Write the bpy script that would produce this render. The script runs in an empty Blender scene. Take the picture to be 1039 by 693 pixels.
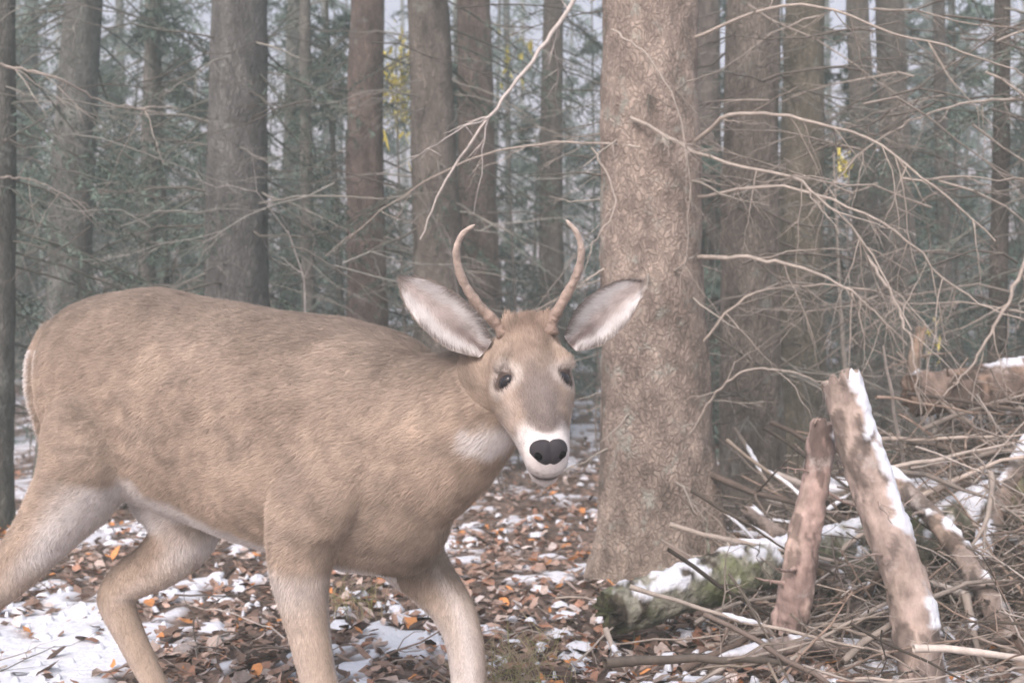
import bpy, math, random, numpy as np
from mathutils import Vector
from mathutils.bvhtree import BVHTree
random.seed(7); rng=np.random.default_rng(7)
F=1100.0; H=0.95
def W(u,v,d): return np.array([(u-519.5)/F*d, d, H-(v-346.5)/F*d])
def nrm(v):
    v=np.asarray(v,float); return v/(np.linalg.norm(v,axis=-1,keepdims=True)+1e-12)
TAB=rng.random((64,64,64))
def n3(P,s,seed=0):
    Q=np.asarray(P,float)*s+seed*17.31+100.0
    i=np.floor(Q).astype(int); f=Q-i; f=f*f*(3-2*f)
    a=i&63; b=(i+1)&63
    def T(x,y,z): return TAB[x,y,z]
    x0,y0,z0=a[...,0],a[...,1],a[...,2]; x1,y1,z1=b[...,0],b[...,1],b[...,2]
    fx,fy,fz=f[...,0],f[...,1],f[...,2]
    c00=T(x0,y0,z0)*(1-fx)+T(x1,y0,z0)*fx; c10=T(x0,y1,z0)*(1-fx)+T(x1,y1,z0)*fx
    c01=T(x0,y0,z1)*(1-fx)+T(x1,y0,z1)*fx; c11=T(x0,y1,z1)*(1-fx)+T(x1,y1,z1)*fx
    return (c00*(1-fy)+c10*fy)*(1-fz)+(c01*(1-fy)+c11*fy)*fz
def fbm(P,s,seed=0,o=4):
    r=0;a=.5;t=0
    for k in range(o):
        r=r+a*n3(P,s*2**k,seed+k); t+=a; a*=.5
    return r/t
def sst(a,b,x):
    t=np.clip((x-a)/(b-a),0,1); return t*t*(3-2*t)
def crv(pts,n):
    P=np.array(pts,float); m=len(P)
    P2=np.vstack([2*P[0]-P[1],P,2*P[-1]-P[-2]])
    t=np.linspace(0,m-1-1e-6,n); i=t.astype(int); f=(t-i)[:,None]
    a,b,c,d=P2[i],P2[i+1],P2[i+2],P2[i+3]
    return .5*((2*b)+(c-a)*f+(2*a-5*b+4*c-d)*f**2+(3*b-a-3*c+d)*f**3)
# ---------- ground height
def gh(x,y):
    x=np.asarray(x,float);y=np.asarray(y,float)
    P=np.stack([x,y,0*x],-1)
    near=(fbm(P,.7,3,3)-.5)*.10+(fbm(P,3.5,5,2)-.5)*.03
    r=np.sqrt(x*x+y*y)
    rise=np.where(y>7,.11*(y-7)*sst(7,14,y),0); rise=np.minimum(rise,5+0*rise)
    big=(fbm(P,.15,9,2)-.5)*.9*sst(8,18,r)
    return near+rise+big
# ---------- mesh builder
class MB:
    def __init__(s): s.V=[];s.T=[];s.Q=[];s.C=[];s.n=0
    def add(s,v,f,c,a=0.0):
        v=np.asarray(v,float).reshape(-1,3); f=np.asarray(f,int)
        c=np.asarray(c,float)
        C=np.zeros((len(v),4)); C[:,:3]=c[...,:3]; C[:,3]=a
        (s.T if f.shape[1]==3 else s.Q).append(f+s.n)
        s.V.append(v); s.C.append(C); s.n+=len(v)
    def tube(s,P,R,c,k=5,cap=False,a=0.0):
        P=np.asarray(P,float); n=len(P); R=np.broadcast_to(np.asarray(R,float),(n,))
        T=nrm(np.gradient(P,axis=0)); m=T.mean(0)
        ref=np.array([0,0,1.]) if abs(m[2])<.75 else np.array([1.,0,0])
        A=nrm(np.cross(T,ref)); B=np.cross(T,A)
        an=np.arange(k)*2*math.pi/k
        ring=P[:,None]+R[:,None,None]*(np.cos(an)[None,:,None]*A[:,None]+np.sin(an)[None,:,None]*B[:,None])
        i=np.arange(n-1)[:,None]*k; j=np.arange(k)[None]; j2=(j+1)%k
        q=np.stack([i+j,i+j2,i+k+j2,i+k+j],-1).reshape(-1,4)
        s.add(ring.reshape(-1,3),q,c,a)
        return ring
    def build(s,name,mat,parent=None,smooth=True):
        V=np.vstack(s.V); C=np.vstack(s.C)
        T=np.vstack(s.T) if s.T else np.zeros((0,3),int)
        Q=np.vstack(s.Q) if s.Q else np.zeros((0,4),int)
        me=bpy.data.meshes.new(name)
        me.vertices.add(len(V)); me.vertices.foreach_set('co',V.astype(np.float32).ravel())
        L=np.concatenate([T.ravel(),Q.ravel()]).astype(np.int32)
        me.loops.add(len(L)); me.loops.foreach_set('vertex_index',L)
        nf=len(T)+len(Q); me.polygons.add(nf)
        st=np.concatenate([np.arange(len(T))*3,len(T)*3+np.arange(len(Q))*4]).astype(np.int32)
        me.polygons.foreach_set('loop_start',st)
        me.update(calc_edges=True)
        me.polygons.foreach_set('use_smooth',np.full(nf,smooth))
        at=me.attributes.new('Col','FLOAT_COLOR','POINT'); at.data.foreach_set('color',C.astype(np.float32).ravel())
        me.materials.append(mat)
        ob=bpy.data.objects.new(name,me); bpy.context.scene.collection.objects.link(ob)
        if parent: ob.parent=parent
        return ob
# ---------- materials
def mat(name,scale=20,lo=.7,hi=1.25,bump=0,bscale=40,rough=.85,stretch=(1,1,1),spec=.2,vor=0,detail=6,lichen=None,crack=.62,bd=.012):
    m=bpy.data.materials.new(name); m.use_nodes=True; nt=m.node_tree; N=nt.nodes; L=nt.links
    b=N['Principled BSDF']; b.inputs['Roughness'].default_value=rough; b.inputs['Specular IOR Level'].default_value=spec
    at=N.new('ShaderNodeAttribute'); at.attribute_name='Col'
    tc=N.new('ShaderNodeTexCoord'); mp=N.new('ShaderNodeMapping'); mp.inputs['Scale'].default_value=stretch
    L.new(tc.outputs['Object'],mp.inputs['Vector'])
    no=N.new('ShaderNodeTexNoise'); no.inputs['Scale'].default_value=scale; no.inputs['Detail'].default_value=detail; no.inputs['Roughness'].default_value=.65
    L.new(mp.outputs[0],no.inputs['Vector'])
    mr=N.new('ShaderNodeMapRange'); mr.inputs[1].default_value=.3; mr.inputs[2].default_value=.7; mr.inputs[3].default_value=lo; mr.inputs[4].default_value=hi
    L.new(no.outputs['Fac'],mr.inputs[0])
    vm=N.new('ShaderNodeVectorMath'); vm.operation='SCALE'
    L.new(at.outputs['Color'],vm.inputs[0]); L.new(mr.outputs[0],vm.inputs['Scale'])
    cur=vm.outputs[0]
    if lichen:
        n2=N.new('ShaderNodeTexNoise'); n2.inputs['Scale'].default_value=lichen[1]; n2.inputs['Detail'].default_value=8; n2.inputs['Roughness'].default_value=.7
        L.new(tc.outputs['Object'],n2.inputs['Vector'])
        m2=N.new('ShaderNodeMapRange'); m2.inputs[1].default_value=lichen[2]; m2.inputs[2].default_value=lichen[2]+.1; m2.inputs[4].default_value=.7
        L.new(n2.outputs['Fac'],m2.inputs[0])
        mx=N.new('ShaderNodeMix'); mx.data_type='RGBA'; L.new(m2.outputs[0],mx.inputs[0]); L.new(cur,mx.inputs[6]); mx.inputs[7].default_value=(*lichen[0],1)
        cur=mx.outputs[2]
    mx=N.new('ShaderNodeMix'); mx.data_type='RGBA'; L.new(at.outputs['Alpha'],mx.inputs[0]); L.new(cur,mx.inputs[6]); mx.inputs[7].default_value=(.78,.83,.9,1)
    L.new(mx.outputs[2],b.inputs['Base Color'])
    if bump:
        nb=N.new('ShaderNodeTexNoise'); nb.inputs['Scale'].default_value=bscale; nb.inputs['Detail'].default_value=6
        L.new(mp.outputs[0],nb.inputs['Vector'])
        h=nb.outputs['Fac']
        if vor:
            vo=N.new('ShaderNodeTexVoronoi'); vo.inputs['Scale'].default_value=vor; vo.feature='DISTANCE_TO_EDGE'
            mw=N.new('ShaderNodeVectorMath'); mw.operation='MULTIPLY_ADD'
            L.new(nb.outputs['Color'],mw.inputs[0]); mw.inputs[1].default_value=(.06,.06,.06); L.new(mp.outputs[0],mw.inputs[2])
            L.new(mw.outputs[0],vo.inputs['Vector'])
            mm=N.new('ShaderNodeMath'); mm.operation='MULTIPLY_ADD'
            cl=N.new('ShaderNodeMapRange'); cl.inputs[2].default_value=.25; L.new(vo.outputs['Distance'],cl.inputs[0])
            L.new(cl.outputs[0],mm.inputs[0]); mm.inputs[1].default_value=.35; L.new(nb.outputs['Fac'],mm.inputs[2]); h=mm.outputs[0]
            dk=N.new('ShaderNodeMapRange'); dk.inputs[1].default_value=0; dk.inputs[2].default_value=.15; dk.inputs[3].default_value=crack; dk.inputs[4].default_value=1.05
            L.new(vo.outputs['Distance'],dk.inputs[0]); s2=N.new('ShaderNodeMath'); s2.operation='MULTIPLY'
            L.new(mr.outputs[0],s2.inputs[0]); L.new(dk.outputs[0],s2.inputs[1]); L.new(s2.outputs[0],vm.inputs['Scale'])
        bp=N.new('ShaderNodeBump'); bp.inputs['Strength'].default_value=bump; bp.inputs['Distance'].default_value=bd
        L.new(h,bp.inputs['Height']); L.new(bp.outputs[0],b.inputs['Normal'])
    return m
M_bark=mat('spruce_bark',13,.5,1.45,.9,30,.9,(1,1,.6),vor=55,lichen=((.40,.43,.38),10,.56),crack=.74,bd=.016)
M_barkfar=mat('spruce_bark_far',12,.5,1.45,.9,30,.95,(1,1,.4),vor=45,crack=.75,lichen=((.32,.35,.32),5,.58),bd=.02)
M_twig=mat('dead_twig',30,.75,1.2,0)
M_leaf=mat('leaf_litter',60,.75,1.2,0,rough=.7)
M_need=mat('needles',3,.7,1.3,0,rough=.8)
M_log=mat('log_bark',16,.5,1.4,.8,30,.9,(1,1,.5),lichen=((.50,.46,.43),11,.57),bd=.018)
M_logm=mat('mossy_bark',26,.4,1.5,.9,45,.9,(1,1,1),lichen=((.18,.21,.10),4,.48),bd=.02)
M_ground=mat('forest_floor',25,.5,1.5,.8,40,.95)
M_fur=mat('deer_fur',45,.94,1.06,0,rough=.85,spec=.05)
M_antler=mat('antler',60,.7,1.2,.6,70,.6,spec=.3)
def plain(n,c,r,sp=.5):
    m=bpy.data.materials.new(n); m.use_nodes=True; b=m.node_tree.nodes['Principled BSDF']
    no=m.node_tree.nodes.new('ShaderNodeTexNoise'); no.inputs['Scale'].default_value=150
    mx=m.node_tree.nodes.new('ShaderNodeMix'); mx.data_type='RGBA'; mx.inputs[6].default_value=(*[x*.7 for x in c],1); mx.inputs[7].default_value=(*[x*1.3 for x in c],1)
    m.node_tree.links.new(no.outputs['Fac'],mx.inputs[0]); m.node_tree.links.new(mx.outputs[2],b.inputs['Base Color'])
    bp=m.node_tree.nodes.new('ShaderNodeBump'); bp.inputs['Strength'].default_value=.35 if r>.2 else 0; bp.inputs['Distance'].default_value=.003
    vo=m.node_tree.nodes.new('ShaderNodeTexVoronoi'); vo.inputs['Scale'].default_value=400
    m.node_tree.links.new(vo.outputs['Distance'],bp.inputs['Height']); m.node_tree.links.new(bp.outputs[0],b.inputs['Normal'])
    b.inputs['Roughness'].default_value=r; b.inputs['Specular IOR Level'].default_value=sp; return m
M_eye=plain('eye_dark',(.022,.020,.024),.16,.5); M_nose=plain('nose_black',(.045,.042,.048),.55,.3)

# ================= GROUND
n=460; t=np.linspace(-1,1,n)
gx=4.2*t+75*t**5; gy=5.0+4.2*t+85*t**5
X,Y=np.meshgrid(gx,gy,indexing='xy')
def snowmask(x,y):
    P=np.stack([x,y,0*x],-1)
    v=fbm(P,1.6,21,3)*.45+fbm(P,8,31,3)*.55
    bias=.002+.17*np.exp(-(((x+1.65)/.65)**2+((y-3.3)/.55)**2))+.05*np.exp(-(((x-1.6)/.8)**2+((y-3.6)/.9)**2))+.04*sst(6,10,y)
    bias=bias-.05*np.exp(-(((x-.2)/.9)**2+((y-5.4)/1.2)**2))
    return sst(.55,.59,v+bias)
S=snowmask(X,Y)
P=np.stack([X,Y,0*X],-1)
Z=gh(X,Y)+S*.018+(fbm(P,14,41,3)-.5)*.03*(1-S*.7)
g=MB(); col=np.array([.20,.155,.13])*(.6+.8*fbm(P,5,51,3))[...,None]
i=np.arange(n-1)[:,None]*n; j=np.arange(n-1)[None]
q=np.stack([i+j,i+j+1,i+n+j+1,i+n+j],-1).reshape(-1,4)
g.add(np.stack([X,Y,Z],-1).reshape(-1,3),q,col.reshape(-1,3),(S*.97).ravel())
ground=g.build('ground',M_ground)

# ================= LEAF LITTER
def scatter_leaves(N,xs,ys,zs,size,pal,w,tilt=.5):
    pal=np.array(pal); ci=rng.choice(len(pal),N,p=np.array(w)/sum(w))
    c=pal[ci]*(.7+.6*rng.random((N,1)))
    tpl=np.array([[-1,0,0],[-.35,.5,.12],[.45,.42,.10],[1,0,.05],[.45,-.42,.10],[-.35,-.5,.12],[0,0,-.05]])
    tr=np.array([[0,1,6],[1,2,6],[2,3,6],[3,4,6],[4,5,6],[5,0,6]])
    sc=size*(.4+1.1*rng.random((N,1,1)))
    V=tpl[None]*sc+ (rng.random((N,7,3))-.5)*sc*.4
    a=rng.random(N)*6.283; 
    tx=(rng.standard_normal(N))*tilt; ty=(rng.standard_normal(N))*tilt
    z=V[...,2]+V[...,0]*tx[:,None]+V[...,1]*ty[:,None]
    x=V[...,0]*np.cos(a)[:,None]-V[...,1]*np.sin(a)[:,None]; y=V[...,0]*np.sin(a)[:,None]+V[...,1]*np.cos(a)[:,None]
    V=np.stack([x+xs[:,None],y+ys[:,None],z+zs[:,None]],-1)
    Fc=(np.arange(N)[:,None,None]*7+tr[None]).reshape(-1,3)
    return V.reshape(-1,3),Fc,np.repeat(c,7,0)
N=42000
d=2.4+13*rng.random(N)**1.5; xs=(rng.random(N)-.5)*1.35*d; ys=d
sm=snowmask(xs,ys); keep=rng.random(N)>sm*.90; xs=xs[keep]; ys=ys[keep]; N=len(xs)
pal=[(.33,.23,.18),(.42,.31,.255),(.50,.42,.375),(.18,.13,.105),(.64,.30,.12),(.085,.065,.055),(.60,.55,.53),(.38,.22,.155)]
V,Fc,c=scatter_leaves(N,xs,ys,gh(xs,ys)+.012+.02*rng.random(N),.023+0*xs[:,None,None],pal,[20,20,14,16,5,11,7,10],.35)
lb=MB(); lb.add(V,Fc,c); lb.build('leaf_litter',M_leaf,smooth=False)
N=3200; d=2.6+12*rng.random(N)**1.3; xs=(rng.random(N)-.5)*1.35*d; ys=d
w=fbm(np.stack([xs,ys,0*xs],-1),1.1,77,2); k=w>.48; xs=xs[k];ys=ys[k];N=len(xs)
sb=MB(); th=np.arange(9)*2*math.pi/9
r=(.008+.045*rng.random(N)**2.4)[:,None]*(.45+1.1*rng.random((N,9)))
r2=r*.6
ca,sa=np.cos(th),np.sin(th)
z0=gh(xs,ys)+.014
A=np.stack([xs[:,None]+r*ca,ys[:,None]+r*sa*.8,z0[:,None]+0*r],-1)
B=np.stack([xs[:,None]+r2*ca,ys[:,None]+r2*sa*.8,z0[:,None]+.010+.01*rng.random((N,9))],-1)
C=np.stack([xs,ys,z0+.020],-1)[:,None]
V=np.concatenate([A,B,C],1); j=np.arange(9); j2=(j+1)%9
o=np.arange(N)[:,None,None]*19
sb.add(V.reshape(-1,3),(o+np.stack([j,j2,9+j2,9+j],-1)[None]).reshape(-1,4),(.8,.8,.8),1.0)
sb.T.append((o+np.stack([9+j,9+j2,18+0*j],-1)[None]).reshape(-1,3))
sb.build('snow_patches',M_ground)

# ================= TREES
def limb(mb,p0,dr,L,r,col,sag=.2,nsub=5,level=1,k=4,wig=.04):
    n=9 if level>0 else 5
    t=np.linspace(0,1,n)[:,None]
    w=np.cumsum(rng.standard_normal((n,3)),0)*wig*L/ math.sqrt(n)*1.2; w[0]=0
    P=np.asarray(p0)+np.asarray(dr)*L*t+np.array([0,0,-1])*sag*L*(t**1.6)+np.array([0,0,1])*sag*.35*L*(t**4)+w
    R=r*(1-.8*t[:,0])
    mb.tube(P,R,np.array(col)*random.uniform(.75,1.25),k if level else 3)
    if level>0:
        for _ in range(nsub):
            i=random.randint(1,n-2); T=nrm(P[i+1]-P[i]); s=nrm(np.cross(T,[0,0,1]))*random.choice([-1,1])
            dd=nrm(T*random.uniform(.4,1)+s*random.uniform(.4,1)+np.array([0,0,random.uniform(-.5,.25)]))
            limb(mb,P[i],dd,L*random.uniform(.2,.5)*(1-.4*i/n),r*.45,col,random.uniform(0,.35),max(2,nsub//2),level-1,3,wig)
def needles(mb,p0,dr,L,col,TW=14,NN=9,nl=.05,nw=.006,sag=.35):
    B=len(p0); sag=sag*L
    t=np.tile(np.linspace(.12,1,TW),(B,1))+(rng.random((B,TW))-.5)*.05
    sgn=np.tile(np.where(np.arange(TW)%2,1.,-1.),(B,1))
    side=nrm(np.cross(dr,np.array([0,0,1.])))
    root=p0[:,None]+dr[:,None]*(L[:,None]*t)[...,None]; root[...,2]-=sag[:,None]*t**1.5
    tl=(L[:,None]*(.38*(1.05-t))+.05)*(.6+.7*rng.random((B,TW)))
    td=nrm(dr[:,None]*.7+side[:,None]*sgn[...,None]+np.array([0,0,-.6])+rng.standard_normal((B,TW,3))*.25)
    q=rng.random((B,TW,NN))
    pos=root[:,:,None]+td[:,:,None]*(tl[...,None]*q)[...,None]; pos[...,2]-=.25*tl[...,None]*q**2
    nd=nrm(td[:,:,None]*.8+rng.standard_normal((B,TW,NN,3))*.6)
    ln=nl*(.6+.8*rng.random((B,TW,NN,1)))
    wv=nrm(np.cross(nd,rng.standard_normal(nd.shape)))*nw
    V=np.stack([pos-wv,pos+wv,pos+nd*ln],3).reshape(-1,3)
    T=np.arange(len(V)).reshape(-1,3)
    cc=np.asarray(col)*np.ones((B,1)); cc=cc*(.45+1.05*rng.random((B,1)))
    cc=np.repeat(cc,TW*NN*3,0)
    mb.add(V,T,cc)
    for b in range(B):
        tt=np.linspace(0,1,5)[:,None]; P=p0[b]+dr[b]*L[b]*tt; P[:,2]-=sag[b]*tt[:,0]**1.5
        mb.tube(P,.009*(1-.8*tt[:,0])*max(1,nl/.05*.8),np.array([.14,.14,.12]),3)
def trunk(mb,base,top,r0,r1,col,k=20,n=50,flare=.35,rough=.05):
    t=np.linspace(0,1,n)**1.5
    P=base+(top-base)*t[:,None]; P[:,0]+=np.sin(t*5+base[0]*9)*r0*.35*np.minimum(1,t*4)
    z=P[:,2]-base[2]
    R=r0+(r1-r0)*t; an=np.arange(k)*2*math.pi/k
    ph=random.random()*6
    fl=1+flare*np.exp(-np.maximum(z-.1,0)/.22)[:,None]*(.75+.35*np.cos(5*an+ph)[None]+.2*np.cos(3*an+ph)[None])
    ring=np.stack([P[:,0:1]+0*an,P[:,1:2]+0*an,P[:,2:3]+0*an],-1)
    D=np.stack([np.cos(an),np.sin(an),0*an],-1)[None]
    Q=ring+D*(R[:,None]*fl)[...,None]
    ns=(fbm(Q*np.array([1,1,.5]),6/r0*.2,int(base[0]*10)%50,2)-.5)*rough*2.6+(fbm(Q*np.array([1,1,.6]),22,3,3)-.5)*rough*1.6
    Q=ring+D*((R[:,None]*fl)*(1+ns*1.2))[...,None]
    i=np.arange(n-1)[:,None]*k; j=np.arange(k)[None]; j2=(j+1)%k
    q=np.stack([i+j,i+j2,i+k+j2,i+k+j],-1).reshape(-1,4)
    c=np.array(col)*(.75+.5*fbm(Q,3,8,2))[...,None]
    lowmoss=np.exp(-np.maximum(z,0)/.35)[:,None,None]*.4
    c=c*(1-lowmoss)+np.array([.16,.15,.105])*lowmoss
    mb.add(Q.reshape(-1,3),q,c.reshape(-1,3))
    return P,R
def spruce(ub,ut,wpx,d,col,limbs=30,lmin=.5,lmax=4.0,L=(.4,1.3),hgt=9,k=24,n=90,lcol=(.28,.27,.24),m=None,green=0,crown=True,nsub=5,flare=.35):
    bx=(ub-519.5)/F*d; tx=(ut-519.5)/F*d
    bz=float(gh(bx,d)); ztop=H+346.5/F*d
    base=np.array([bx,d,bz-.15]); sl=(tx-bx)/(ztop-bz)
    sl=max(-.12,min(.12,sl)); top=np.array([bx+sl*hgt,d,bz+hgt])
    r=wpx/2/F*d
    tb=MB(); 
    trunk(tb,base,top,r*1.12,r*.35,np.array(col)*1.2,k,n,flare)
    tree=tb.build('spruce_tree',m or M_barkfar)
    lb=MB()
    for _ in range(limbs):
        z=random.uniform(lmin,lmax); a=random.uniform(0,6.283); el=random.uniform(-.35,.25)
        x=bx+sl*(z-bz); dr=nrm([math.cos(a),math.sin(a),el])
        rr=r*.8
        limb(lb,[x+dr[0]*rr,d+dr[1]*rr,z],dr,random.uniform(*L),random.uniform(.003,.008),lcol if random.random()<.65 else (.15,.14,.12),random.uniform(.1,.5),nsub,1 if random.random()<.6 else 2)
    if limbs: lb.build('dead_limbs',M_twig,tree)
    cb=MB(); nb=16 if crown else 0
    if green: 
        z=lmin+rng.random(green)*(lmax-lmin); a=rng.random(green)*6.283
        p0=np.stack([bx+sl*z,np.full(green,d),z],-1); dr=nrm(np.stack([np.cos(a),np.sin(a)*.5+.45,-.1+0*a],-1))
        needles(cb,p0,dr,.5+.9*rng.random(green),(.13,.18,.148),16,15,.038,.004)
    if crown:
        zc=4.6+bz+rng.random(nb)*(hgt-5); a=rng.random(nb)*6.283
        p0=np.stack([bx+sl*zc,np.full(nb,d),zc],-1); dr=nrm(np.stack([np.cos(a),np.sin(a),-.15+0*a],-1))
        needles(cb,p0,dr,(1.5*(1-(zc-4.6-bz)/hgt)+.3),(.06,.09,.06),12,8,.06,.006)
    if green or crown: cb.build('green_boughs',M_need,tree)
    return tree
spruce(676,650,103,4.4,(.30,.25,.215),38,.35,2.6,(.06,.42),10,90,340,lcol=(.38,.35,.31),m=M_bark,nsub=4,flare=.48)
spruce(248,238,64,6.2,(.13,.13,.126),40,1.0,2.8,(.3,1.3),green=26)
spruce(378,377,41,7.5,(.195,.155,.135),30,1.0,3.2,(.3,1.0),green=18)
spruce(446,441,50,7.0,(.155,.138,.122),34,.8,3.2,(.3,1.2),green=20)
spruce(500,476,42,8.5,(.185,.15,.13),30,.8,3.5,(.3,1.0),green=22)
spruce(62,92,44,7.5,(.13,.135,.126),38,.8,3.5,(.3,1.4),green=66)
spruce(-6,-2,30,5.6,(.11,.11,.10),24,.5,2.6,(.3,1.0),green=22)
spruce(768,760,60,5.6,(.195,.172,.148),48,.5,2.7,(.2,1.3))
spruce(818,812,46,7.2,(.165,.152,.118),40,.7,3.2,(.3,1.3),green=16)
spruce(880,872,28,9,(.165,.15,.13),26,.8,3.6,(.3,1.2),green=16)
spruce(915,908,34,8.4,(.15,.14,.122),28,.8,3.6,(.3,1.2),green=22)
spruce(1008,1014,18,6.4,(.10,.09,.08),26,.7,3.0,(.3,1.0),green=10)
spruce(965,955,15,9.5,(.13,.12,.11),16,.9,3.6,(.3,1.0),green=14)
spruce(727,722,30,9.5,(.16,.14,.125),20,.9,3.6,(.3,1.0),green=14)
spruce(1060,1075,50,6.0,(.15,.135,.12),40,.6,2.8,(.5,1.6),green=12)
spruce(148,156,18,9,(.16,.155,.14),16,.9,4,(.4,1.2),green=58)
spruce(318,310,14,9,(.16,.155,.14),16,.9,4,(.4,1.2),green=50)
spruce(560,566,26,9.5,(.17,.155,.135),20,.9,4,(.4,1.2),green=42)

# ---- distant forest, one mass: tall spruces and young bushy ones between them
fm=MB(); fn=MB(); p0s=[];drs=[];Ls=[];cs=[]
for cnt in range(185):
    young=cnt>=90
    d=random.uniform(9,20) if young else random.uniform(11,40)
    x=random.uniform(-.62,.62)*d*1.15
    bz=float(gh(x,d)); r=random.uniform(.015,.04) if young else random.uniform(.04,.13); hh=random.uniform(2.5,6.5) if young else random.uniform(8,13)
    hz=min(1,(d-8)/28); col=np.array([.17,.165,.145])*(1-hz)+np.array([.34,.37,.36])*hz  # haze painted into trunk colour, paler and greyer with distance
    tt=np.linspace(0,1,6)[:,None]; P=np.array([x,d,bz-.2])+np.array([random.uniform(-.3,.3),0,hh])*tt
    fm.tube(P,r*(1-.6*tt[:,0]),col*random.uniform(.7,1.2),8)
    nb=30; z=bz+(.2 if young else .6)+rng.random(nb)*(hh*(.95 if young else .75)); a=rng.random(nb)*6.283
    for q in range(nb):
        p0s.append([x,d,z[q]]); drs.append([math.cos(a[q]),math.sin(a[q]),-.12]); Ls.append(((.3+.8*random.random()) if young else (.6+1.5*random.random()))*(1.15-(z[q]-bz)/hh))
        cs.append((np.array([.13,.185,.155])*(1-hz)+np.array([.36,.45,.44])*hz))  # same painted distance haze in the needle colour
p0s=np.array(p0s);drs=nrm(drs);Ls=np.array(Ls);cs=np.array(cs)
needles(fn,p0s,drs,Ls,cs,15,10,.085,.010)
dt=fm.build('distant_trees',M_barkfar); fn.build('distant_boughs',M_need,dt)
ub=MB()
for _ in range(260):
    d=random.uniform(6,14); x=random.uniform(-.55,.55)*d; z=float(gh(x,d))
    limb(ub,[x,d,z],nrm([random.uniform(-.3,.3),random.uniform(-.3,.3),1]),random.uniform(.5,2.6),random.uniform(.003,.008),random.choice([(.15,.14,.12),(.40,.38,.36),(.24,.21,.18)]),-.0,7,2,4,.06)
ub.build('understory_brush',M_twig)

def sapling(u,v,d,spread,nl,name='birch_sapling',sz=.03):
    c=W(u,v,d); z=float(gh(c[0],d)); b=MB()
    b.tube(crv([[c[0]+.1,d,z],[c[0],d,(z+c[2])/2],[c[0]-.05,d,c[2]+spread]],9),np.linspace(.02,.005,9),(.3,.28,.25),5)
    for _ in range(10):
        zz=random.uniform(c[2]-spread,c[2]+spread*.8)
        limb(b,[c[0],d,zz],nrm([random.uniform(-1,1),random.uniform(-1,1),.4]),spread*.6,.005,(.3,.28,.25),.1,3,1)
    o=b.build(name,M_twig)
    l=MB(); xs=c[0]+rng.standard_normal(nl)*spread*.24; ys=d+rng.standard_normal(nl)*spread*.3; zs=c[2]+rng.standard_normal(nl)*spread*.5
    V,Fc,cc=scatter_leaves(nl,xs,ys,zs,sz*d/10+0*xs[:,None,None],[(.82,.72,.16),(.66,.62,.2),(.82,.76,.3)],[2,1,1],1.2)
    l.add(V,Fc,cc); l.build('yellow_leaves',M_leaf,o,False)
sapling(408,92,8.2,.36,330,sz=.022); sapling(856,168,5.3,.07,34,sz=.025); sapling(948,345,5.4,.10,18,sz=.022); sapling(745,395,6.5,.12,16,sz=.022); sapling(520,60,9,.3,26)

# ---- long arching dead branches in front of and beside the big spruce
ab=MB()
def arc(pts,r,sub=8,col=(.43,.385,.34)):
    P=crv([W(*p) for p in pts],26); P[1:-1]+=rng.standard_normal((24,3))*.004
    ab.tube(P,np.linspace(r,r*.3,26),col,6)
    for _ in range(sub):
        i=random.randint(2,23); T=nrm(P[i+1]-P[i]); dd=nrm(T*.7+rng.standard_normal(3)*.6+np.array([0,0,-.35]))
        limb(ab,P[i],dd,random.uniform(.1,.5),r*.4,col,random.uniform(0,.4),4,1,3)
arc([(700,150,4.3),(740,118,4.1),(800,118,4.0),(880,140,3.9),(950,190,3.8),(1010,245,3.8)],.009,12)
arc([(640,120,4.2),(720,160,4.0),(800,180,3.8),(850,215,3.7),(885,260,3.7),(925,335,3.6)],.008,14)
arc([(705,262,4.3),(760,262,4.1),(820,275,4.0),(870,300,3.9),(920,350,3.9)],.010,12)
arc([(590,-10,4.1),(545,55,4.0),(500,115,3.9),(455,180,3.9),(426,243,3.9)],.009,6,(.54,.50,.47))
arc([(650,150,4.2),(560,145,4.5),(470,165,4.8),(400,205,5.0),(330,260,5.2)],.006,10)
arc([(700,40,4.3),(800,5,4.1),(900,30,4.0),(1000,60,4.0),(1050,80,4.0)],.007,12)
arc([(705,200,4.3),(800,190,4.0),(900,230,3.8),(980,300,3.8),(1050,330,3.7)],.007,14)
arc([(700,360,4.3),(760,300,4.2),(830,290,4.1),(900,300,4.0),(960,350,4.0)],.006,10)
arc([(1050,100,4.6),(960,110,4.5),(880,150,4.4),(820,220,4.4)],.007,12)
arc([(1050,240,4.2),(1020,310,4.2),(985,370,4.2),(950,410,4.2)],.009,8)
arc([(880,260,4.0),(905,300,3.9),(925,350,3.8),(935,420,3.8)],.007,8)
arc([(0,65,4.5),(60,80,4.6),(110,105,4.8),(180,110,5.0)],.007,8)
arc([(0,180,4.8),(40,185,4.9),(90,210,5.0)],.005,6)
arc([(700,440,4.2),(740,385,4.0),(790,375,3.9),(850,395,3.9)],.006,8)
arc([(620,30,4.2),(660,60,4.05),(690,120,4.0),(700,200,4.0),(690,300,4.0)],.004,8)
arc([(600,150,4.1),(625,205,4.05),(600,250,4.0),(590,290,4.0)],.004,6)
for _ in range(58):
    u=random.uniform(700,1050); v=random.uniform(-10,330); dd=random.uniform(4.2,5.6)
    limb(ab,W(u,v,dd),nrm([random.choice([-1,1])*random.uniform(.5,1),random.uniform(-.4,.4),random.uniform(-.3,.5)]),random.uniform(.5,1.4),.0055,random.choice([(.38,.34,.30),(.18,.16,.14)]),random.uniform(.3,.7),8,2,4)
for _ in range(38):
    u=random.uniform(0,600); v=random.uniform(-10,270); dd=random.uniform(5,7)
    limb(ab,W(u,v,dd),nrm([random.choice([-1,1])*random.uniform(.5,1),random.uniform(-.4,.4),random.uniform(-.3,.4)]),random.uniform(.5,1.3),.0042,random.choice([(.34,.34,.31),(.14,.13,.115)]),random.uniform(.3,.6),7,2,4)
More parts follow.
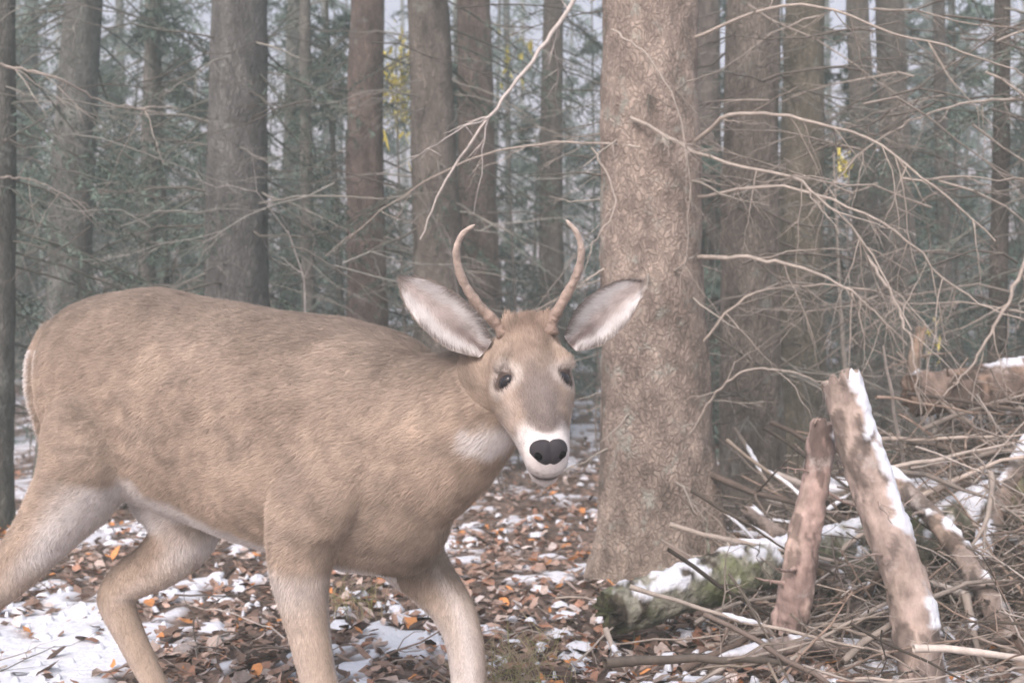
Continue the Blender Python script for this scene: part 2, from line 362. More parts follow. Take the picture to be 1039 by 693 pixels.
ab.build('dead_spruce_branches',M_twig)

# ================= LOGS
def log(name,pts,r0,r1,col,snow=.5,sdir=(0,0,1),endcol=(.30,.22,.16),seed=0,k=40,n=110,m=None,knots=4,rough=1.0):
    P=crv(pts,n); T=nrm(np.gradient(P,axis=0))
    mm=T.mean(0); ref=np.array([0,0,1.]) if abs(mm[2])<.8 else np.array([0,1.,0])
    A=nrm(np.cross(T,ref)); B=np.cross(A,T)
    an=np.arange(k)*2*math.pi/k; R=np.linspace(r0,r1,n)
    D=np.cos(an)[None,:,None]*A[:,None]+np.sin(an)[None,:,None]*B[:,None]
    Q=P[:,None]+D*R[:,None,None]
    R2=R[:,None]*(1+((fbm(Q,12,seed,3)-.5)*.32+(fbm(Q,45,seed+4,2)-.5)*.26)*rough)
    up=D@nrm(np.array(sdir,float))
    s=sst(.0,.08,up*.42+fbm(Q,13,seed+9,4)*1.3-1.42+snow)
    R2=R2+s*.007
    Q=P[:,None]+D*R2[...,None]
    jag=.03*fbm(D*3+seed,2,seed,2)[[0,-1]]-.015
    Q[0]-=T[0]*(jag[0][:,None]*3); Q[-1]+=T[-1]*(jag[1][:,None]*3)
    b=MB(); i=np.arange(n-1)[:,None]*k; j=np.arange(k)[None]; j2=(j+1)%k
    c=np.array(col)*(.4+1.2*fbm(Q,9,seed+2,3))[...,None]
    peel=sst(.57,.60,fbm(Q*np.array([1,1,.4]),16,seed+20,4))[...,None]; c=c*(1-peel)+np.array(endcol)*.95*peel
    dk=sst(.55,.59,fbm(Q*np.array([1,1,.4]),26,seed+30,4))[...,None]; c=c*(1-dk*.5)
    b.add(Q.reshape(-1,3),np.stack([i+j,i+j2,i+k+j2,i+k+j],-1).reshape(-1,4),c.reshape(-1,3),s.ravel())
    for e,sg in ((0,-1),(n-1,1)):
        rings=[Q[e]]
        for f in (.66,.33): rings.append(P[e]+(Q[e]-P[e])*f+T[e]*sg*(rng.random((k,1))*.018-.004))
        V=np.vstack(rings+[P[e][None]]); jj=np.arange(k); jn=(jj+1)%k
        fc=np.vstack([np.stack([a*k+jj,a*k+jn,(a+1)*k+jn,(a+1)*k+jj],-1) for a in (0,1)])
        cc=np.vstack([np.array(endcol)*w*np.ones((k,3)) for w in (.6,1.,.85)]+[np.array(endcol)[None]*.7])
        nb=b.n; b.add(V,fc,cc); b.T.append(nb+np.stack([2*k+jj,2*k+jn,3*k+0*jj],-1))
    for _ in range(knots):
        e=random.randint(8,n-9); a=random.randint(0,k-1); dd=nrm(D[e,a]+T[e]*random.uniform(-.4,.4))
        limb(b,P[e]+D[e,a]*R[e]*.8,dd,random.uniform(.04,.2),random.uniform(.004,.009),col,.1,2,1,6)
    return b.build(name,m or M_log)
log('broken_log',[W(852,386,3.15),W(868,440,3.12),W(893,520,3.08),W(922,600,3.0),W(935,680,2.95),W(955,740,2.95)],.055,.064,(.36,.295,.26),.50,(.95,-.1,.4),(.45,.37,.32),1,rough=.8)
log('log_stub',[W(836,430,3.3),W(828,490,3.28),W(815,545,3.25),W(808,600,3.22),W(800,640,3.22)],.040,.056,(.35,.265,.235),.38,(.3,-.1,.9),(.46,.36,.31),2,rough=1.1)
log('snowy_log',[W(617,622,3.35),W(690,600,3.45),W(770,574,3.6),W(850,556,3.8),W(930,535,4.0)],.074,.080,(.26,.26,.215),.46,(0,0,1),(.09,.075,.06),3,m=M_logm)
log('fallen_log',[W(925,400,4.3),W(980,396,4.3),W(1050,386,4.35),W(1150,376,4.4)],.088,.095,(.23,.18,.15),.30,(0,0,1),(.30,.22,.17),5)
log('fallen_log',[W(840,600,3.7),W(920,560,3.7),W(1000,520,3.7),W(1100,480,3.8)],.085,.09,(.15,.15,.115),.44,(0,0,1),(.2,.16,.12),6,m=M_logm)
log('fallen_log',[W(830,500,4.2),W(920,505,4.1),W(1020,490,4.1),W(1100,480,4.2)],.06,.065,(.19,.165,.14),.50,(0,0,1),(.2,.16,.12),7,m=M_logm)
log('fallen_log',[W(720,680,3.1),W(800,655,3.15),W(900,660,3.2),W(1000,640,3.3)],.024,.030,(.26,.22,.20),.34,(0,0,1),(.2,.16,.12),8)
log('fallen_log',[W(890,470,3.7),W(960,540,3.4),W(1010,620,3.15),W(1040,690,3.05)],.030,.040,(.28,.235,.205),.48,(.3,0,1),(.34,.27,.22),11)
log('fallen_log',[W(760,520,3.9),W(850,590,3.55),W(890,650,3.3)],.026,.034,(.20,.17,.15),.45,(0,0,1),(.35,.27,.2),12)
log('fallen_log',[W(1060,420,3.9),W(1010,520,3.6),W(985,600,3.4)],.026,.036,(.30,.26,.23),.40,(-.3,0,1),(.36,.29,.24),13)
log('fallen_log',[W(930,400,4.3),W(927,370,4.3),W(934,335,4.3)],.03,.02,(.33,.27,.22),.2,(0,0,1),(.38,.29,.22),9,24,30)

# ================= BRUSH PILE
bb=MB()
def stick(c,dr,L,r,col,a=0,wob=.007):
    m=12; t=np.linspace(-.5,.5,m)[:,None]; w=np.cumsum(rng.standard_normal((m,3)),0)*wob*L
    bow=np.array([0,0,-1])*(t**2)*L*random.uniform(-.2,.35)+nrm(rng.standard_normal(3))*(t**2)*L*random.uniform(0,.3)
    P=np.asarray(c)+np.asarray(dr)*L*t+w+bow
    P[:,2]=np.maximum(P[:,2],gh(P[:,0],P[:,1])+.005)
    bb.tube(P,r*np.linspace(1,.35,m)*(.85+.3*rng.random(m)),np.array(col)*random.uniform(.6,1.35),6,a=a)
    if random.random()<.28 and r>.0055:
        i=random.randint(0,7); Q=P[i:i+3]+np.array([0,0,r*.75]); bb.tube(crv(Q,9),np.array([.1,.6,1.1,.8,1.2,.9,1.1,.6,.1])*r,(.8,.8,.8),6,a=1.0)
    for _ in range(random.randint(1,4)):
        i=random.randint(2,m-2); limb(bb,P[i],nrm(rng.standard_normal(3)*.7+np.asarray(dr)*.9),L*random.uniform(.2,.5),r*.4,col,.1,3,1 if random.random()<.7 else 2,3,.05)
cols=[(.28,.24,.20),(.40,.35,.305),(.17,.14,.12),(.31,.24,.195),(.11,.095,.08),(.48,.44,.40)]
k=0
while k<1400:
    x=random.gauss(1.65,.62); y=random.gauss(3.8,.6)
    if y<2.75 or x<.42: continue
    if x/y<.20: continue
    k+=1
    hgt=.66*math.exp(-(((x-1.95)/.78)**2+((y-4.1)/.95)**2))+.07
    z=float(gh(x,y))+random.uniform(.02,1)*hgt
    a=random.uniform(0,6.283) if random.random()<.6 else random.gauss(0,.5)
    dr=nrm([math.cos(a),math.sin(a),random.gauss(0,.5)])
    fine=random.random()<.82
    stick([x,y,z],dr,random.uniform(.25,.8) if fine else random.uniform(.4,1.2),random.uniform(.0015,.0045) if fine else random.uniform(.006,.015),random.choice(cols))
for (p,q,r) in [((640,598,3.15),(905,665,2.95),.008),((615,640,3.2),(640,700,3.1),.009),((760,690,3.0),(905,600,3.2),.009),((960,560,3.4),(1050,690,3.2),.012),
                ((690,690,3.0),(840,640,3.1),.007),((860,640,3.0),(1040,560,3.2),.010),((940,430,4.0),(1050,400,4.0),.012),((880,480,3.6),(1045,440,3.8),.010),
                ((700,620,3.3),(830,600,3.5),.008),((905,470,3.8),(1050,520,3.4),.011),((560,690,3.1),(660,600,3.4),.005),((980,600,3.1),(1000,700,3.0),.014),((1010,480,3.5),(990,560,3.3),.012)]:
    a=W(*p);b=W(*q); stick((a+b)/2,nrm(b-a),np.linalg.norm(b-a),r,(.37,.33,.29))
bb.build('brush_pile',M_twig)
tb=MB()
for _ in range(300):
    d=random.uniform(2.8,9); x=random.uniform(-.55,.55)*d; z=float(gh(x,d))+.03
    a=random.uniform(0,6.28); limb(tb,[x,d,z],nrm([math.cos(a),math.sin(a),random.uniform(0,.15)]),random.uniform(.15,.6),random.uniform(.0015,.005),random.choice(cols),.08,3,1,4,.06)
tb.build('fallen_twigs',M_twig)
gb=MB()
for (u,v,nn) in [(520,675,60),(355,600,40),(745,440,30),(760,470,30),(540,650,30),(500,690,40),(20,560,25),(1000,640,30)]:
    d=1045/(v-346.5+20); c=W(u,v,d); 
    for _ in range(nn):
        x=c[0]+random.gauss(0,.07); y=d+random.gauss(0,.07); z=float(gh(x,y))
        P=crv([[x,y,z],[x+random.gauss(0,.02),y,z+.06],[x+random.gauss(0,.07),y+random.gauss(0,.04),z+random.uniform(.07,.16)]],5)
        gb.tube(P,np.linspace(.0018,.0005,5),random.choice([(.46,.40,.26),(.36,.36,.16),(.5,.42,.3)]),3)
gb.build('dry_grass',M_twig)

# ================= DEER
def loft(secs,k=28,n=None):
    n=n or len(secs)*7
    C=crv([s[0] for s in secs],n); rs=crv([[s[1],s[2],0] for s in secs],n)
    S=nrm(crv([s[3] for s in secs],n)); U=nrm(crv([s[4] for s in secs],n))
    an=np.arange(k)*2*math.pi/k; rs=np.maximum(rs,.003)
    Q=C[:,None]+S[:,None]*(rs[:,0:1]*np.cos(an))[...,None]+U[:,None]*(rs[:,1:2]*np.sin(an))[...,None]
    V=Q.reshape(-1,3); i=np.arange(n-1)[:,None]*k; j=np.arange(k)[None]; j2=(j+1)%k
    q=[tuple(x) for x in np.stack([i+j,i+j2,i+k+j2,i+k+j],-1).reshape(-1,4)]
    q.append(tuple(range(k))[::-1]); q.append(tuple(range((n-1)*k,n*k)))
    return V,q
DV=[];DF=[]
def part(sec,k=28,n=None):
    V,q=loft(sec,k,n); o=sum(len(v) for v in DV)
    DV.append(V); DF.extend([tuple(int(a)+o for a in f) for f in q])
UP=np.array([0,0,1.])
rump=W(80,400,2.70); chest=W(420,450,2.26)
AX=chest-rump; AX[2]=0; AX=nrm(AX); SD=np.cross(AX,UP)
if SD[1]>0: SD=-SD
T=[]
for (u,yt,yb,d,w) in [(60,345,400,2.74,.06),(74,318,455,2.72,.12),(106,300,495,2.68,.155),(148,295,512,2.63,.165),(205,302,532,2.55,.17),(270,315,554,2.46,.185),(335,325,572,2.37,.185),(388,335,582,2.29,.16),(425,350,580,2.235,.13),(450,380,550,2.20,.08)]:
    T.append((W(u,(yt+yb)/2,d),w,(yb-yt)/2/F*d,SD,UP))
part(T,40,80)
poll=W(534,330,2.0); tip=W(560,482,1.82)
a_=nrm(tip-poll); s_=nrm(np.array([1,.16,.02])-a_*np.dot(a_,[1,.16,.02])); u_=np.cross(s_,a_)
if u_[1]>0: u_=-u_
def nk(u,v,d,rs,ru,ax): 
    ax=nrm(ax); side=nrm(np.cross(ax,UP)); up=nrm(np.cross(side,ax)); 
    if up[2]<0: up=-up
    return (W(u,v,d),rs,ru,side,up)
nax=W(520,375,2.06)-W(395,440,2.28)
part([nk(360,440,2.34,.12,.17,nax),nk(400,448,2.27,.13,.20,nax),nk(437,442,2.20,.115,.175,nax),nk(470,424,2.14,.095,.140,nax),nk(500,402,2.09,.080,.108,nax),nk(523,382,2.05,.062,.080,nax)],32,50)
def hd(t,w,d,off=None):
    off=.062-d if off is None else off
    return (poll+a_*t+u_*(off-.035),w,d,s_,u_)
part([hd(-.012,.032,.035),hd(.01,.053,.058),hd(.045,.068,.072),hd(.085,.077,.080),hd(.12,.078,.080),hd(.15,.070,.073),hd(.18,.060,.064),hd(.21,.051,.056),hd(.24,.045,.048),hd(.265,.041,.042),hd(.285,.035,.033,.016),hd(.296,.026,.022,.010),hd(.302,.012,.010,.008)],32,80)
part([hd(.06,.045,.03,-.058),hd(.11,.059,.036,-.060),hd(.16,.050,.035,-.050),hd(.20,.039,.028,-.038),hd(.24,.032,.024,-.028),hd(.275,.028,.019,-.022),hd(.295,.021,.013,-.020),hd(.304,.010,.008,-.019)],24,50)
for sg in (-1,1):
    part([(poll+a_*.03+s_*sg*.028,.018,.018,s_,a_),(poll+a_*.005+s_*sg*.036+u_*.025,.014,.014,s_,a_),(poll-a_*.02+s_*sg*.040+u_*.03,.010,.010,s_,a_)],16,14)
    part([(poll+a_*.058+s_*sg*.042+u_*.006,.012,.012,s_,u_),(poll+a_*.087+s_*sg*.059+u_*.009,.016,.013,s_,u_),(poll+a_*.104+s_*sg*.061+u_*.004,.010,.010,s_,u_)],16,16)
def legc(pts,dd=1.12):
    C=np.array([W(u,v,d) for (u,v,d,r) in pts]); T=nrm(np.gradient(C,axis=0)); S=[]
    for i in range(len(pts)):
        f=nrm(np.cross(T[i],SD)); s=nrm(np.cross(f,T[i])); S.append((C[i],pts[i][3],pts[i][3]*dd,s,f))
    part(S,24,len(pts)*8)
legc([(110,400,2.62,.112),(98,450,2.58,.120),(78,495,2.56,.095),(45,540,2.555,.068),(8,583,2.55,.052),(-25,612,2.55,.043),(-48,640,2.56,.033),(-62,690,2.58,.025),(-70,722,2.58,.024),(-66,738,2.57,.030),(-60,752,2.56,.032)])
legc([(150,440,2.70,.11),(178,505,2.68,.10),(185,545,2.66,.078),(160,572,2.655,.058),(130,590,2.65,.047),(118,608,2.65,.043),(130,640,2.64,.034),(150,680,2.63,.029),(168,712,2.62,.024),(178,730,2.61,.026),(186,748,2.60,.030)])
legc([(335,460,2.27,.10),(318,520,2.24,.085),(305,565,2.225,.062),(306,600,2.22,.051),(313,640,2.22,.041),(321,680,2.22,.036),(327,705,2.22,.035),(330,740,2.22,.025),(332,785,2.22,.023),(335,803,2.21,.028),(340,818,2.20,.031)])
legc([(385,510,2.36,.085),(412,558,2.34,.070),(438,590,2.32,.052),(460,620,2.30,.042),(472,655,2.29,.037),(476,700,2.29,.034),(474,740,2.29,.023),(472,775,2.29,.022),(474,790,2.28,.028),(480,804,2.27,.031)])
part([(W(380,400,2.22),.045,.06,SD,AX),(W(362,440,2.19),.055,.08,SD,AX),(W(345,500,2.18),.05,.075,SD,AX),(W(325,545,2.2),.045,.055,SD,AX)],24,30)
legc([(56,335,2.77,.026),(44,358,2.80,.032),(39,392,2.81,.032),(40,430,2.80,.022),(42,450,2.80,.010)])
me=bpy.data.meshes.new('deer_raw'); me.from_pydata([tuple(v) for v in np.vstack(DV)],[],DF); me.update()
import bmesh
bm=bmesh.new(); bm.from_mesh(me)
bmesh.ops.recalc_face_normals(bm,faces=bm.faces); bm.to_mesh(me); bm.free()
raw=bpy.data.objects.new('raw',me); bpy.context.scene.collection.objects.link(raw)
rm=raw.modifiers.new('r','REMESH'); rm.mode='VOXEL'; rm.voxel_size=.0055
sm=raw.modifiers.new('s','SMOOTH'); sm.factor=.6; sm.iterations=9
dg=bpy.context.evaluated_depsgraph_get(); dme=bpy.data.meshes.new_from_object(raw.evaluated_get(dg))
bpy.data.objects.remove(raw)
dme.calc_loop_triangles()
nv=len(dme.vertices); V=np.zeros(nv*3,np.float32); dme.vertices.foreach_get('co',V); V=V.reshape(-1,3).astype(float)
NV=np.zeros(nv*3,np.float32); dme.vertices.foreach_get('normal',NV); NV=NV.reshape(-1,3).astype(float)
TR=np.zeros(len(dme.loop_triangles)*3,np.int32); dme.loop_triangles.foreach_get('vertices',TR); TR=TR.reshape(-1,3)
notface=(np.linalg.norm(V-poll,axis=1)>.36)*1.0
ms=((fbm(V,5,91,2)-.5)*.030+(fbm(V,18,93,2)-.5)*.009)*sst(.42,.6,V[:,2])*notface
V=V+NV*ms[:,None]
bvh=BVHTree.FromPolygons([Vector(v) for v in V],[tuple(int(a) for a in t) for t in TR])
def hit(o,dr):
    h=bvh.ray_cast(Vector(o),Vector(dr)); return np.array(h[0]) if h[0] else None
eyes=[]
for sg in (-1,1):
    c0=poll+a_*.122+u_*-.03; dr=nrm(s_*sg*.91+u_*(.44 if sg<0 else .50))
    o=c0+dr*.3; h=hit(o,-dr); eyes.append((h,dr))
BR=np.array([.42,.34,.275]); DK=np.array([.26,.215,.18]); WH=np.array([.74,.71,.69]); TAN=np.array([.51,.42,.34])
def deercol(P,Nn):
    C=np.ones((len(P),1))*BR
    rel=P-poll; t=rel@a_; s=rel@s_; u=rel@u_
    b=P-rump; ax=b@AX; sd=b@SD
    nz=fbm(P,7,5,4)-.5; nf=fbm(P,40,15,2)-.5; nm=fbm(P,16,55,3)-.5
    def mix(C,c,m): m=np.clip(m,0,1)[:,None]; return C*(1-m)+np.array(c)*m
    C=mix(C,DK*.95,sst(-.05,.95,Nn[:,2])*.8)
    C=mix(C,TAN,sst(-.1,.2,nz)*.3*(P[:,2]<.95))
    C=mix(C,DK*1.1,sst(.02,.2,nm)*.5*(P[:,2]>.5))
    C=mix(C,DK*.95,np.exp(-((ax-.92)/.13)**2)*sst(.70,.95,P[:,2])*.65)
    C=mix(C,DK*.85,np.exp(-((ax-.97)/.12)**2)*sst(.62,.45,P[:,2])*.75)
    C=C*(1+nz[:,None]*.6+nf[:,None]*.35)
    torso=(ax>-.02)&(ax<.93)
    zb=np.interp(ax,[0,.1,.35,.7,.95],[.62,.63,.575,.49,.46])
    C=mix(C,WH,sst(.03,.0,P[:,2]-zb+nz*.05)*sst(.15,-.35,Nn[:,2])*torso)
    low=sst(.46,.38,P[:,2])
    C=mix(C,TAN*1.1,low*.7)
    midplane=(P-W(240,450,2.50))@SD
    far=sst(.0,-.03,midplane)*low; C=mix(C,WH*.95,far*sst(-.3,.5,Nn@SD)*.45)
    far2=sst(.0,-.03,midplane)*sst(.55,.48,P[:,2])*(ax>.6); C=mix(C,WH,far2*sst(-.1,.6,Nn@SD-.6*(Nn@AX))*.75)
    near=sst(.0,.03,midplane)*low; C=mix(C,WH*.95,near*sst(.05,-.5,Nn@SD)*.85)
    e2=crv([W(128,502,2.50),W(104,532,2.48),W(66,576,2.48),W(26,618,2.48),W(-6,648,2.5)],20)
    dm=np.min(np.linalg.norm(P[:,None]-e2[None],axis=2),axis=1)+nf*.03+nm*.03; C=mix(C,WH,sst(.060,.028,dm)*.8)
    C=mix(C,WH,sst(.02,-.03,ax+.03)*(P[:,2]<.93)*(P[:,2]>.6)*sst(.2,-.4,Nn@AX))
    C=mix(C,(.05,.045,.04),(P[:,2]<.045)*1.0)
    head=(t>-.03)&(np.abs(s)<.1)&(u>-.16)&(np.linalg.norm(rel,axis=1)<.37)&(t<.36)
    hm=head*sst(-.11,-.07,u)
    FC=np.array([.47,.38,.31])
    C=mix(C,FC*(1),hm*.8)
    C=mix(C,(.27,.20,.16),hm*sst(.10,.02,t+nf*.05)*sst(.065,.015,np.abs(s+nf*.02))*.75)
    C=mix(C,(.23,.20,.19),hm*sst(.05,.17,t+nf*.06)*sst(.056,.016,np.abs(s)+nf*.03)*.92)
    C=mix(C,(.64,.57,.52),hm*sst(.14,.18,t)*sst(.038,.056,np.abs(s))*.5)
    C[head]*=(1+nf[head]*.4)[:,None]
    for sg,(h,dr) in zip((-1,1),eyes):
        rr=P-h; al=rr@a_; r=np.linalg.norm(rr,axis=1); r2=np.sqrt(r*r+(al*al)*.6)
        C=mix(C,(.70,.65,.61),sst(.048,.030,r2+nf*.02)*.6); C=mix(C,(.12,.095,.085),sst(.0275,.021,r2))
        q=h+a_*.020-s_*sg*.018; C=mix(C,(.20,.16,.14),sst(.014,.005,np.linalg.norm(P-q,axis=1))*.8)
    C=mix(C,WH*1.05,hm*sst(.210,.236,t+nf*.03)*sst(.018,.036,np.abs(s)+.9*np.maximum(0,t-.226)+nf*.012))
    C=mix(C,WH*1.05,head*sst(.242,.256,t))
    C=mix(C,WH*1.1,head*sst(.17,.22,t)*sst(-.05,-.07,u))
    C=mix(C,(.09,.075,.075),head*sst(.255,.270,t)*np.exp(-((u+.038)/.007)**2)*.95)
    e=W(496,455,1.97); r=np.linalg.norm((P-e)*np.array([.75,.6,1.55]),axis=1); C=mix(C,WH*1.12,sst(.078,.045,r+nf*.04))
    return np.clip(C,0.02,.84)
COL=deercol(V,NV)
db=MB(); db.add(V,TR,COL); deer=db.build('white_tailed_deer',M_fur)
def fur(V,N,TR,C,n,lenf,flowf,width,lift,name,wf=None):
    a=V[TR[:,0]];b=V[TR[:,1]];c=V[TR[:,2]]
    ar=np.linalg.norm(np.cross(b-a,c-a),axis=1)
    if wf is not None: ar=ar*wf((a+b+c)/3)
    ti=rng.choice(len(TR),n,p=ar/ar.sum()); r1=np.sqrt(rng.random((n,1))); r2=rng.random((n,1))
    w0=1-r1;w1=r1*(1-r2);w2=r1*r2
    P=V[TR[ti,0]]*w0+V[TR[ti,1]]*w1+V[TR[ti,2]]*w2
    Nn=nrm(N[TR[ti,0]]*w0+N[TR[ti,1]]*w1+N[TR[ti,2]]*w2)
    Cc=C[TR[ti,0]]*w0+C[TR[ti,1]]*w1+C[TR[ti,2]]*w2
    fl=flowf(P); fl=nrm(fl)+rng.standard_normal((n,3))*.2+(np.stack([fbm(P,12,61,2),fbm(P,12,71,2),fbm(P,12,81,2)],-1)-.5)*.8
    fl=nrm(fl-Nn*np.sum(fl*Nn,1,keepdims=True))
    L=lenf(P)[:,None]*(.6+.8*rng.random((n,1)))
    dr=nrm(fl+Nn*(lift*(.4+1.2*rng.random((n,1))))); wv=nrm(np.cross(Nn,dr))*width
    clump=.78+.44*fbm(P,45,33,2)[:,None]
    cc=Cc*(.82+.36*rng.random((n,1)))*clump
    VV=np.stack([P-wv,P+wv,P+dr*L],1).reshape(-1,3)
    CC=np.stack([cc*.86,cc*.86,cc*1.14],1).reshape(-1,3)
    m=MB(); m.add(VV,np.arange(len(VV)).reshape(-1,3),np.clip(CC,0,.86)); return m.build(name,M_fur,deer,False)
def headw(P):
    rel=P-poll; t=rel@a_; u=rel@u_
    return ((t>-.02)&(t<.34)&(u>-.11)&(np.linalg.norm(rel,axis=1)<.36))
nose_c=poll+a_*.267+u_*.000
def lenf(P):
    h=headw(P); rel=P-poll; t=rel@a_
    L=np.where(h,np.interp(t,[0,.15,.26,.3],[.012,.008,.005,.004]),np.interp(P[:,2],[.04,.08,.35,.55,.7],[.001,.006,.009,.015,.014]))
    for (e,dr) in eyes: L=L*np.where(np.linalg.norm(P-e,axis=1)<.020,.12,1)
    L=L*np.where(np.linalg.norm(P-nose_c,axis=1)<.040,.3,1)
    return L
def flowf(P):
    h=headw(P)[:,None]; lg=sst(.55,.42,P[:,2])[:,None]
    body=-AX*1.0+np.array([0,0,-.45]); return np.where(h,-a_+0*P,body*(1-lg)+np.array([0,0,-1.])*lg)
fur(V,NV,TR,COL,330000,lenf,flowf,.0008,.28,'coat',lambda c:1+2.2*headw(c))
def ellipsoid(name,c,r3,axes,m,parent,seg=24,fn=None):
    b=bmesh.new(); bmesh.ops.create_uvsphere(b,u_segments=seg,v_segments=seg//2,radius=1)
    for v in b.verts:
        p=np.array(v.co); 
        if fn: p=fn(p)
        p=p*np.array(r3); q=np.array(c)+axes[0]*p[0]+axes[1]*p[1]+axes[2]*p[2]; v.co=Vector(q)
    me=bpy.data.meshes.new(name); bmesh.ops.recalc_face_normals(b,faces=b.faces); b.to_mesh(me); b.free()
    for p in me.polygons:p.use_smooth=True
    me.materials.append(m); o=bpy.data.objects.new(name,me); bpy.context.scene.collection.objects.link(o); o.parent=parent; return o
for nm,(h,dr) in zip(('eye_1','eye_2'),eyes):
    ellipsoid(nm,h-dr*.0062,(.0130,.0190,.0115),(a_,nrm(np.cross(a_,dr)),dr),M_eye,deer)
ua=nrm(u_*.75+a_*.65); va=nrm(a_*.75-u_*.65)
def nosef(p):
    p=p.copy(); 
    p[0]=math.copysign(abs(p[0])**.85,p[0]); p[1]=math.copysign(abs(p[1])**.85,p[1])
    p[0]*=1-.30*max(0,p[1]); p[2]*=1-.12*math.exp(-(p[0]/.15)**2); return p
ellipsoid('nose',nose_c,(.034,.027,.0270),(s_,va,ua),M_nose,deer,40,nosef)
M_nost=plain('nostril',(.008,.008,.008),.8,.1)
for sg in (-1,1):
    ellipsoid('nostril_%d'%(1 if sg<0 else 2),nose_c+s_*sg*.020+va*.004+ua*.0210,(.0080,.0065,.005),(nrm(s_+va*sg*-.6),nrm(va+s_*sg*.6),ua),M_nost,deer,16)
def ear(name,base,tip_,n,wid,sg):
    L=np.linalg.norm(tip_-base); ax=(tip_-base)/L; n=nrm(n-ax*np.dot(n,ax)); sd=np.cross(ax,n)
    nv,nu=26,17; v=np.linspace(0,1,nv); u=np.linspace(-1,1,nu)
    wv=wid*np.interp(v,[0,.1,.25,.45,.65,.82,.93,1],[.42,.66,.94,1.0,.92,.70,.42,.05])
    U,VV=np.meshgrid(u,v); Wd=wv[:,None]
    P=base+ax*(VV*L)[...,None]+sd*(U*Wd)[...,None]+n*((np.abs(U)**1.8)*Wd*(.60-.40*VV)-.02*(1-VV)-.022*np.sin(VV*2.6))[...,None]
    P=P+(fbm(P,30,int(wid*1000),2)-.5)[...,None]*n*.012
    back=P-n*(.007*(1-np.abs(U)**4)*(1-.5*VV))[...,None]
    gi=(np.arange(nv-1)[:,None]*nu+np.arange(nu-1)[None]); q=np.stack([gi,gi+1,gi+nu+1,gi+nu],-1).reshape(-1,4)
    edge=np.abs(U); nn=fbm(P,38,3,3)-.5
    inn=np.ones(U.shape+(1,))*np.array([.62,.56,.54])
    wh=(sst(.15,.6,edge+.9*nn))[...,None]; inn=inn*(1-wh)+np.array([.82,.80,.79])*wh
    gp=(sst(.03,.13,nn)*sst(.8,.4,edge))[...,None]; inn=inn*(1-gp*.6)+np.array([.38,.33,.31])*gp*.6
    dkm=np.clip(sst(.91,1.0,edge)+sst(.85,.97,VV)*.9,0,1)[...,None]; inn=inn*(1-dkm*.9)+np.array([.17,.14,.125])*dkm*.9
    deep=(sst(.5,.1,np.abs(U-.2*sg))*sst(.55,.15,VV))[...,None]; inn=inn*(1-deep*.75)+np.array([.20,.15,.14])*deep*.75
    outc=np.ones(U.shape+(1,))*np.array([.34,.28,.24])
    b=MB(); b.add(P.reshape(-1,3),q,inn.reshape(-1,3)); b.add(back.reshape(-1,3),q[:,::-1],outc.reshape(-1,3))
    b.build(name,M_fur,deer)
    tri=np.vstack([q[:,[0,1,2]],q[:,[0,2,3]]])
    Pf=P.reshape(-1,3)
    Nn=nrm(n-sd*(U.reshape(-1,1))*1.0)
    fur(Pf,Nn,tri,np.clip(inn.reshape(-1,3)*1.05,0,.88),9000,lambda p:.016+0*p[:,0],lambda p:(ax*1.0-sd*(((p-base)@sd)*26)[:,None]),.0006,.35,name+'_hair')
    Nb=nrm(-n+sd*(U.reshape(-1,1))*1.0)
    fur(back.reshape(-1,3),Nb,tri,outc.reshape(-1,3),6000,lambda p:.008+0*p[:,0],lambda p:ax+0*p,.0007,.2,name+'_backhair')
ear('ear_1',W(492,354,2.01),W(406,284,2.04),np.array([-.10,-1,.05]),.047,-1)
ear('ear_2',W(580,348,2.01),W(651,287,2.05),np.array([.15,-1,.05]),.045,1)
def antler(name,pts,r):
    P=crv([W(*p) for p in pts],44); t=np.linspace(0,1,44)
    R=r*(1-.72*t**1.3)*(1+.07*np.sin(t*40)+.06*np.sin(t*97)); R[:5]*=np.array([1.3,1.5,1.4,1.15,1.05]); R[-1]*=.2;R[-2]*=.7
    c=(np.array([.28,.205,.165])*(1-t[:,None])+np.array([.60,.51,.45])*t[:,None])
    b=MB(); b.tube(P,R,np.repeat(c,12,0).reshape(-1,3),12); b.build(name,M_antler,deer)
antler('antler_1',[(513,338,1.985),(501,326,1.98),(482,305,1.97),(468,281,1.955),(463,256,1.94),(469,238,1.93),(482,228,1.925)],.0115)
antler('antler_2',[(557,338,1.985),(562,322,1.98),(574,301,1.97),(586,277,1.955),(590,254,1.94),(585,236,1.93),(574,223,1.925)],.0113)

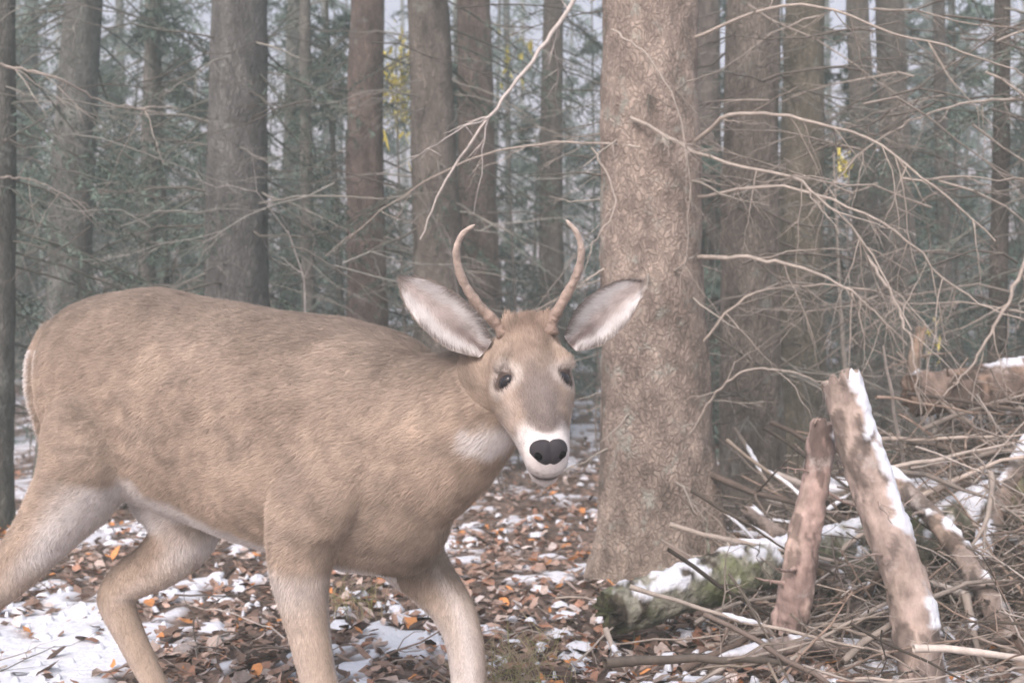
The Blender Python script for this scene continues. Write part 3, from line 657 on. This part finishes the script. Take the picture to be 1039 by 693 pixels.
# ================= MIST (a real, thin body of damp air filling the wood)
bm=bmesh.new(); bmesh.ops.create_cube(bm,size=1)
for v in bm.verts: v.co=Vector((v.co.x*150,v.co.y*150+40,v.co.z*16+6))
me=bpy.data.meshes.new('mist'); bm.to_mesh(me); bm.free()
mm=bpy.data.materials.new('mist'); mm.use_nodes=True; nt=mm.node_tree; nt.nodes.remove(nt.nodes['Principled BSDF'])
vs=nt.nodes.new('ShaderNodeVolumeScatter'); vs.inputs['Density'].default_value=.021; vs.inputs['Color'].default_value=(.82,1,.97,1)
nt.links.new(vs.outputs[0],nt.nodes['Material Output'].inputs['Volume']); me.materials.append(mm)
mo=bpy.data.objects.new('mist',me); bpy.context.scene.collection.objects.link(mo)

# ================= CAMERA, LIGHT
cam=bpy.data.cameras.new('camera'); co=bpy.data.objects.new('camera',cam); bpy.context.scene.collection.objects.link(co)
co.location=(0,0,H); co.rotation_euler=(math.radians(90),0,0); cam.lens=36*F/1039; cam.sensor_width=36; cam.clip_end=500; cam.clip_start=.05
cam.dof.use_dof=True; cam.dof.focus_distance=2.15; cam.dof.aperture_fstop=5.0
bpy.context.scene.camera=co
w=bpy.data.worlds.new('World'); bpy.context.scene.world=w; w.use_nodes=True; nt=w.node_tree
bg=nt.nodes['Background']; sky=nt.nodes.new('ShaderNodeTexSky'); sky.sky_type='NISHITA'; sky.sun_disc=False
el=math.radians(42); az=math.radians(205)
sky.sun_elevation=el; sky.sun_rotation=az; sky.dust_density=4; sky.ozone_density=1.0
hs=nt.nodes.new('ShaderNodeHueSaturation'); hs.inputs['Saturation'].default_value=.6; hs.inputs['Value'].default_value=1.95
nt.links.new(sky.outputs[0],hs.inputs['Color']); nt.links.new(hs.outputs[0],bg.inputs['Color']); bg.inputs['Strength'].default_value=.15
sl=bpy.data.lights.new('sun','SUN'); sl.energy=2.2; sl.angle=math.radians(25); sl.color=(1,.96,.89)
so=bpy.data.objects.new('sun',sl); bpy.context.scene.collection.objects.link(so)
sd=Vector((math.sin(az)*math.cos(el),math.cos(az)*math.cos(el),math.sin(el)))
so.rotation_euler=sd.to_track_quat('Z','Y').to_euler()
sc=bpy.context.scene; sc.view_settings.view_transform='Standard'; sc.view_settings.look='None'; sc.view_settings.exposure=0
